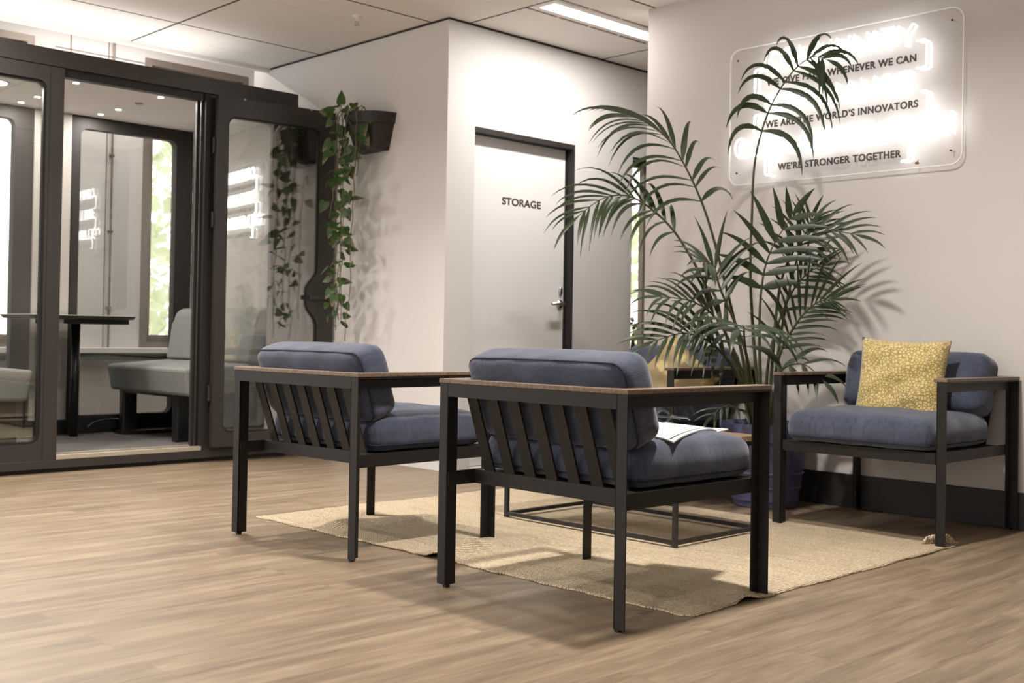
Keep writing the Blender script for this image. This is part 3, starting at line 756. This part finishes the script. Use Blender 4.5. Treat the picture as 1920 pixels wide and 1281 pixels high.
c3 = copy_tree(ch); c3['label'] = 'blue-cushioned armchair half hidden behind the potted palm, with floral gold pillow'
c3.location = (4.712, 3.50, 0); c3.rotation_euler = (0, 0, pi)
c4 = copy_tree(ch); c4['label'] = 'blue-cushioned armchair backed against the sign wall, with dotted gold pillow'
c4.location = (4.712, 2.245, 0); c4.rotation_euler = (0, 0, pi)

# throw pillows
p = obj('dotted_pillow', pillow(.37, .13), M['dots'], smooth=True); tag(p, 'square mustard gold pillow with raised dots propped on the armchair by the sign wall', 'pillow')
p.location = (4.375, 2.217, .592); p.rotation_euler = (rad(-13), rad(1.5), rad(-82))
p = obj('floral_pillow', pillow(.345, .12), M['floral'], smooth=True); tag(p, 'gold pillow with floral pattern tipped on its corner in the chair behind the palm', 'pillow')
p.location = (4.36, 3.37, .545); p.rotation_euler = (rad(-16), rad(38), rad(-88))

# papers and glasses on the near chair
ang = rad(19)
FX, FY = 2.735, 2.125
t = thing('document_folder', 'white folder of printed papers lying on the near armchair seat', 'folder', (FX, FY, 0), ang)
def crown(u, v):      # height of the puffed seat cushion under a point of the folder
    x = FX+u*cos(ang)-v*sin(ang)-2.240-.3975; y = FY+u*sin(ang)+v*cos(ang)-2.2435
    fx = max(.03, 1-(2*x/.548)**2); fy = max(.03, 1-(2*y/.615)**2)
    return .349+.104+.040*(fx*fy)**.30
def draped(u0, u1, v0, v1, lift, th, nu=22, nv=10):
    bm = B(); g = {}
    for i in range(nu+1):
        for j in range(nv+1):
            u = u0+(u1-u0)*i/nu; v = v0+(v1-v0)*j/nv; z = max(crown(u, v), .466)+lift
            g[i, j] = (bm.verts.new((u, v, z)), bm.verts.new((u, v, z+th)))
    for i in range(nu):
        for j in range(nv):
            q = [g[i, j], g[i+1, j], g[i+1, j+1], g[i, j+1]]
            bm.faces.new([k[1] for k in q]); bm.faces.new([k[0] for k in q[::-1]])
    for i in range(nu):
        for j in (0, nv): bm.faces.new((g[i, j][0], g[i+1, j][0], g[i+1, j][1], g[i, j][1]))
    for j in range(nv):
        for i in (0, nu): bm.faces.new((g[i, j][0], g[i, j+1][0], g[i, j+1][1], g[i, j][1]))
    return bm
obj('cover', draped(-.27, .27, -.105, .105, .002, .004), M['sheet'], t)
obj('printed_sheet', draped(-.24, .20, -.080, .100, .0066, .0012), M['sheet'], t)
obj('printed_picture', draped(-.2, .05, -.03, .05, .0079, .0003), M['grey'], t)
obj('cover_line', draped(-.26, .24, -.0935, -.0895, .0062, .0004, 22, 1), M['dark'], t)
t = thing('eyeglasses', 'folded black eyeglasses lying on the white papers', 'glasses', (2.79, 2.215, .4985), rad(8))
bm = B()
for y in (-.03, .032): tube(bm, [(-.02+.002, y+.024*cos(a*pi/8), .019+.018*sin(a*pi/8)) for a in range(16)], .0032, 6, closed=True)
tube(bm, [(-.018, -.006, .026), (-.018, .008, .026)], .003, 6); obj('lens_rim', bm, M['plastic'], t)
bm = B(); tube(bm, [(-.016, -.055, .024), (.05, -.05, .014), (.105, -.046, .010), (.125, -.044, .003)], .003, 6); obj('temple', bm, M['plastic'], t)
bm = B(); tube(bm, [(-.016, .057, .024), (.05, .03, .012), (.11, .0, .008), (.128, -.008, .003)], .003, 6); obj('temple', bm, M['plastic'], t)

# ------------------------------------------------------------------ low table
TX0, TX1, TY0, TY1, TZ = 3.262, 3.795, 2.50, 3.385, .386
t = thing('coffee_table', 'low wooden-topped coffee table on a thin black box frame', 'table', ((TX0+TX1)/2, (TY0+TY1)/2, .009))
hx, hy = (TX1-TX0)/2, (TY1-TY0)/2
obj('tabletop', bx(-hx-.004, hx+.004, -hy-.004, hy+.004, TZ-.03, TZ-.009, bev=.002), M['tablewood'], t)
for sx in (-1, 1):
    for sy in (-1, 1):
        obj('leg', bx(min(sx*hx, sx*(hx-.016)), max(sx*hx, sx*(hx-.016)), min(sy*hy, sy*(hy-.016)), max(sy*hy, sy*(hy-.016)), 0, TZ-.03), M['black'], t)
bm = B()
for z0, z1 in ((.008, .022), (TZ-.046, TZ-.03)):
    for s in (-1, 1):
        box(bm, min(s*hx, s*(hx-.016)), max(s*hx, s*(hx-.016)), -hy+.016, hy-.016, z0, z1); box(bm, -hx+.016, hx-.016, min(s*hy, s*(hy-.016)), max(s*hy, s*(hy-.016)), z0, z1)
obj('frame_rail', bm, M['black'], t)

# ------------------------------------------------------------------ potted palm
PX, PY = 4.488, 2.93
pl = thing('potted_palm', 'tall green palm in a violet-blue ribbed pot between two armchairs', 'potted plant', (PX, PY, 0))
bm = B()
prof = [(.128, .0), (.146, .004), (.150, .03), (.153, .032), (.152, .05), (.158, .085), (.163, .087), (.163, .093), (.160, .096), (.166, .15), (.172, .152), (.172, .158), (.169, .161), (.188, .295), (.202, .300), (.206, .322), (.209, .326), (.209, .334), (.213, .372), (.212, .378), (.202, .378), (.198, .36), (.193, .31)]
lathe(bm, prof, 56); obj('pot', bm, M['pot'], pl, smooth=True).modifiers.new('e', 'EDGE_SPLIT').split_angle = rad(50)
bm = B(); lathe(bm, ((.192, .318), (.192, .326), (.09, .336)), 32); obj('soil', bm, M['soil'], pl)
FR = {
 'F1': ([(4.471,2.943,.333),(4.422,2.956,.725),(4.377,2.951,1.041),(4.350,2.929,1.329),(4.338,2.908,1.568),(4.340,2.845,1.772),(4.353,2.746,1.927),(4.366,2.648,1.994),(4.357,2.560,1.968)], 0.58, 0.3, 0.032, (-.70,-.72,.12), 11, 4.6, 0.4, 1.1, 0.9),
 'F2': ([(4.457,2.956,.332),(4.342,2.977,.725),(4.226,2.999,1.059),(4.121,3.012,1.303),(4.031,3.041,1.478),(3.932,3.078,1.618),(3.827,3.123,1.690),(3.722,3.168,1.722)], 0.48, 0.42, 0.03, (-.46,-.50,.73), 14, 2.2, .85, .72, 1.1),
 'F3': ([(4.426,2.959,.333),(4.282,2.981,.700),(4.129,3.012,.983),(3.977,3.056,1.200),(3.857,3.102,1.309),(3.747,3.151,1.365),(3.623,3.188,1.346),(3.508,3.219,1.264)], 0.46, 0.33, 0.026, (-.45,-.5,.74), 13, 2.4, 0.8, 0.9, 1),
 'F4': ([(4.492,2.922,.333),(4.433,2.861,.727),(4.396,2.808,.991),(4.378,2.739,1.135),(4.375,2.656,1.208),(4.387,2.546,1.229),(4.396,2.440,1.211)], 0.46, 0.25, 0.027, (-.62,-.55,.55), 9, 1.6, 0.8, 0.9, 0.9),
 'F5': ([(4.432,2.911,.336),(4.337,2.871,.727),(4.286,2.831,.986),(4.270,2.773,1.153),(4.293,2.678,1.303)], 0.5, 0.24, 0.042, (-.7,-.7,.1), 7, 0.8, 0.5, 1, 1),
 'F6': ([(4.380,2.920,.338),(4.227,2.896,.631),(4.055,2.891,.828),(3.893,2.908,.913),(3.707,2.949,.929)], 0.42, 0.26, 0.027, (-.5,-.55,.66), 10, 2, 0.85, 0.9, 1.05),
 'F7': ([(4.380,2.920,.338),(4.201,2.894,.596),(4.003,2.888,.736),(3.839,2.907,.779),(3.667,2.936,.744)], 0.38, 0.27, 0.028, (-.5,-.55,.66), 10, 1.7, 0.85, 1, 1),
 'F8': ([(4.449,2.894,.337),(4.379,2.803,.657),(4.360,2.707,.819),(4.350,2.602,.916),(4.334,2.506,.933)], 0.32, 0.25, 0.02, (-.68,-.68,.25), 13, 0.9, 1, 0.8, 1.1),
 'F9': ([(4.358,2.885,.341),(4.187,2.824,.611),(4.069,2.768,.750),(3.980,2.714,.812),(3.880,2.671,.798)], 0.45, 0.3, 0.042, (-.3,-.3,.9), 7, 3.6, 0.3, 1, 1),
 'F10': ([(4.466,2.891,.336),(4.411,2.830,.548),(4.365,2.761,.634),(4.368,2.661,.652),(4.368,2.564,.584)], 0.4, 0.2, 0.034, (-.5,-.3,.8), 4, 2.6, 0.6, 1, 1),
 'F11': ([(4.40,2.91,.338),(4.303,2.896,.420),(4.228,2.899,.447),(4.127,2.913,.459),(4.061,2.922,.424)], 0.4, 0.16, 0.022, (-.3,-.3,.9), 5, 1.5, 0.8, 1, 1),
 'F12': ([(4.482,2.933,.333),(4.455,2.897,.678),(4.456,2.806,.933),(4.450,2.706,1.052),(4.440,2.614,1.086)], 0.45, 0.24, 0.024, (-.68,-.62,.4), 8, 1.4, 0.8, 1, 0.8),
 'F13': ([(4.527,2.945,.330),(4.520,2.875,.801),(4.510,2.809,1.069),(4.490,2.750,1.213),(4.470,2.694,1.305)], 0.58, 0.2, 0.024, (-.7,-.7,.2), 8, 0.7, 0.6, 1, 1),
 'F14': ([(4.396,2.904,.338),(4.242,2.880,.702),(4.075,2.897,.967),(4.017,2.896,1.068),(3.918,2.880,1.085)], 0.44, 0.25, 0.032, (-.5,-.6,.6), 9, 1.6, 0.6, 1, 1)}
def sample(pts, n):
    P = [Vector(p) for p in pts]; out = []
    for k in range(n+1):
        s = k/n*(len(P)-1); i = min(int(s), len(P)-2); f = s-i
        p0, p1, p2, p3 = P[max(i-1, 0)], P[i], P[i+1], P[min(i+2, len(P)-1)]
        out.append(.5*((2*p1)+(-p0+p2)*f+(2*p0-5*p1+4*p2-p3)*f*f+(-p0+3*p1-3*p2+p3)*f**3))
    return out
def leaflet(bm, base, d, nrm, L, wd, droop, rng, fold=.25):
    n = 8; p = base.copy(); d = d.normalized(); rows = []
    tw = rng.uniform(-.35, .35)
    for k in range(n+1):
        s = k/n
        side = d.cross(nrm); side = side.normalized() if side.length > 1e-4 else d.orthogonal().normalized()
        nn = side.cross(d).normalized()
        side = (side*cos(tw*s)+nn*sin(tw*s))
        ww = wd*.5*min(1, (.25+s*3.2))*max(.02, (1-s**2.2))
        rows.append((bm.verts.new(p+side*ww-nn*ww*fold), bm.verts.new(p), bm.verts.new(p-side*ww-nn*ww*fold)))
        p = p + d*(L/n)
        d = (d + Vector((0, 0, -1))*droop*(.3+1.4*s)/n).normalized()
        if p.x > 4.70: p.x = 4.70; d.x = min(d.x, 0)
    for a, b in zip(rows, rows[1:]):
        bm.faces.new((a[0], a[1], b[1], b[0])); bm.faces.new((a[1], a[2], b[2], b[1]))
def frond(key, pts, t0, L, wd, nrm, npair, droop, tb, lp, lm):
    rng = random.Random(key); bm = B(); cur = sample(pts, 40); nrm = Vector(nrm).normalized()
    tube(bm, cur, .0075, 7, taper=lambda s: 1.15-.95*s)
    for f in bm.faces: f.material_index = 1
    nf = len(bm.faces)
    for k in range(npair):
        s = t0+(1-t0)*(k+.3)/npair; i = min(int(s*40), 39); p = cur[i]; T = (cur[i+1]-cur[i]).normalized()
        side = T.cross(nrm).normalized(); f = (k+.5)/npair
        ln = L*(.55+.75*sin(pi*min(1, .22+.70*f)))*rng.uniform(.88, 1.1)*.82
        for sg in (-1, 1):
            d = T*tb*(.7+.6*f)+side*sg*(1.0-.45*f)+nrm*rng.uniform(0, .25)
            d.normalize()
            if key in ('F1', 'F2') and d.z > .30: d.z = .30+.30*(d.z-.30)
            leaflet(bm, p, d, nrm, ln*(lp if sg > 0 else lm), wd*rng.uniform(.8, 1.1)*(1-.25*f), droop*(1-.45*f)*rng.uniform(.75, 1.25), rng)
    leaflet(bm, cur[-1], (cur[-1]-cur[-3]), nrm, L*.6, wd*.8, droop*.6, rng)
    for f in bm.faces[:]: f.smooth = True
    o = obj('frond', bm, [M['palm'], M['palmstem']], pl); o.matrix_parent_inverse = Matrix.Translation((-PX, -PY, 0))
    return o
for k, a in FR.items(): frond(k, *a)

# ------------------------------------------------------------------ trailing plants in wall planters
def heart(bm, base, d, nrm, L, wd, rng):
    d = d.normalized(); side = d.cross(nrm).normalized(); nn = side.cross(d)
    prof = ((0, .0), (-.10, .30), (.02, .47), (.22, .50), (.45, .42), (.70, .25), (.88, .10), (1, 0)); L1 = []; R1 = []; Cn = []
    for s, ww in prof:
        c = base+d*L*max(s, 0)-nn*.12*L*s*s
        Cn.append(bm.verts.new(c)); o = base+d*L*s-nn*.12*L*s*s
        L1.append(bm.verts.new(o+side*wd*ww+nn*.16*ww*wd)); R1.append(bm.verts.new(o-side*wd*ww+nn*.16*ww*wd))
    for a in range(len(prof)-1):
        bm.faces.new((Cn[a], Cn[a+1], L1[a+1], L1[a])); bm.faces.new((Cn[a], R1[a], R1[a+1], Cn[a+1]))
def planter(y, label, seed, vines):
    t = thing('wall_planter', label, 'wall planter', (XW, y, 1.83), 0, 'dark wall planters with trailing pothos')
    bm = B(); n = 20; rings = []
    for z, ry, dx in ((0, .125, .12), (.15, .172, .172), (.152, .180, .18), (.215, .192, .195)):
        rings.append([bm.verts.new((-dx*sin(pi*k/n), -ry*cos(pi*k/n), z)) for k in range(n+1)])
    for a, b in zip(rings, rings[1:]):
        for k in range(n): bm.faces.new((a[k], a[k+1], b[k+1], b[k]))
        bm.faces.new((a[0], b[0], b[n], a[n]))
    bm.faces.new(rings[0]); bm.faces.new(rings[-1][::-1]); obj('planter_pot', bm, M['potdark'], t)
    bm = B(); plate(bm, [(-.17*sin(pi*k/12), -.17*cos(pi*k/12)) for k in range(13)], [], lambda u, v, q: (u, v, q), .2155, .219); obj('soil', bm, M['soil'], t)
    rng = random.Random(seed)
    for (dy, dx, length, nl) in vines:
        bm = B(); p = Vector((-.10, dy*.6, .22)); pts = [p.copy()]
        pts.append(Vector((dx*.8, dy*.9, .25))); pts.append(Vector((dx, dy, .20)))
        z = .20; q = Vector((dx, dy, z)); steps = int(length/.06)
        for k in range(steps):
            q = q+Vector((rng.uniform(-.008, .008), rng.uniform(-.011, .011), -.06)); q.x = min(-.03, q.x); pts.append(q.copy())
        cur = sample(pts, len(pts)*2); tube(bm, cur, .0026, 6)
        for f in bm.faces: f.material_index = 1
        for k in range(nl):
            s = (k+rng.random())/nl; i = 3+int(s*(len(cur)-5)); b = cur[min(i, len(cur)-1)]
            a = rng.uniform(0, 2*pi); off = Vector((-abs(cos(a))*.04 if b.x > -.08 else cos(a)*.035, sin(a)*.045, rng.uniform(-.01, .03)))
            tube(bm, [b, b+off*.5+Vector((0, 0, .01)), b+off], .0015, 5)
            for f in bm.faces[-17:]: f.material_index = 1
            d = Vector((off.x*6+rng.uniform(-.3, .3), off.y*9, -.6+rng.uniform(-.4, .7))); nn = Vector((-.8+rng.uniform(-.7, .5), -.5+rng.uniform(-.9, .8), .35+rng.uniform(-.3, .6)))
            L = rng.uniform(.055, .095)*(1.0 if s < .6 else .8); heart(bm, b+off, d, nn, L, L*.86, rng)
        for f in bm.faces: f.smooth = True
        obj('trailing_vine', bm, [M['vine'], M['vinestem']], t)
    bm = B(); tube(bm, [(-.16, .12, .2), (-.17, .125, .25), (-.17, .12, .28)], .003, 6)
    for f in bm.faces: f.material_index = 1
    heart(bm, Vector((-.17, .12, .28)), Vector((0, .1, 1)), Vector((-.8, -.5, .1)), .09, .06, rng)
    obj('upright_leaf', bm, [M['vine'], M['vinestem']], t)
    return t
planter(5.41, 'dark wall planter with trailing pothos, nearest the storage wall corner', 11,
        [(.14, -.17, 1.34, 19), (.07, -.20, 1.28, 18), (.00, -.21, 1.24, 16), (.17, -.12, 1.2, 15), (-.07, -.20, 1.36, 12), (.11, -.21, .62, 13), (-.05, -.16, .40, 7)])
planter(6.03, 'dark wall planter with trailing pothos, seen through the open booth door glass', 12,
        [(.10, -.15, 1.15, 11), (.02, -.19, 1.25, 12), (-.08, -.20, 1.30, 12)])

# ------------------------------------------------------------------ trees outside the windows
def tree(x, y, zc, r, label, seed, n=900):
    rng = random.Random(seed); t = thing('garden_tree', label, 'tree', (x, y, 0))
    bm = B(); tube(bm, [(0, 0, -1.5), (.05, .02, zc*.5), (0, 0, zc)], .09, 10, taper=lambda s: 1.2-.7*s); obj('trunk', bm, M['bark'], t, smooth=True)
    bm = B()
    for _ in range(n):
        while True:
            v = Vector((rng.uniform(-1, 1), rng.uniform(-1, 1), rng.uniform(-1, 1)))
            if .25 < v.length < 1: break
        p = Vector((v.x*r, v.y*r, zc+v.z*r*1.25)); d = Vector((rng.gauss(0, 1), rng.gauss(0, 1), rng.gauss(-.3, .6))); nn = Vector((rng.gauss(0, 1), rng.gauss(0, 1), 1))
        L = rng.uniform(.10, .20); heart(bm, p, d, nn, L, L*.8, rng)
    obj('foliage', bm, M['tree'], t); return t
tree(5.75, 10.5, 1.5, 1.25, 'leafy green tree outside the window behind the booth bench', 21)
tree(9.4, 7.75, .9, .95, 'leafy green tree outside the narrow window beside the storage door', 22, 500)
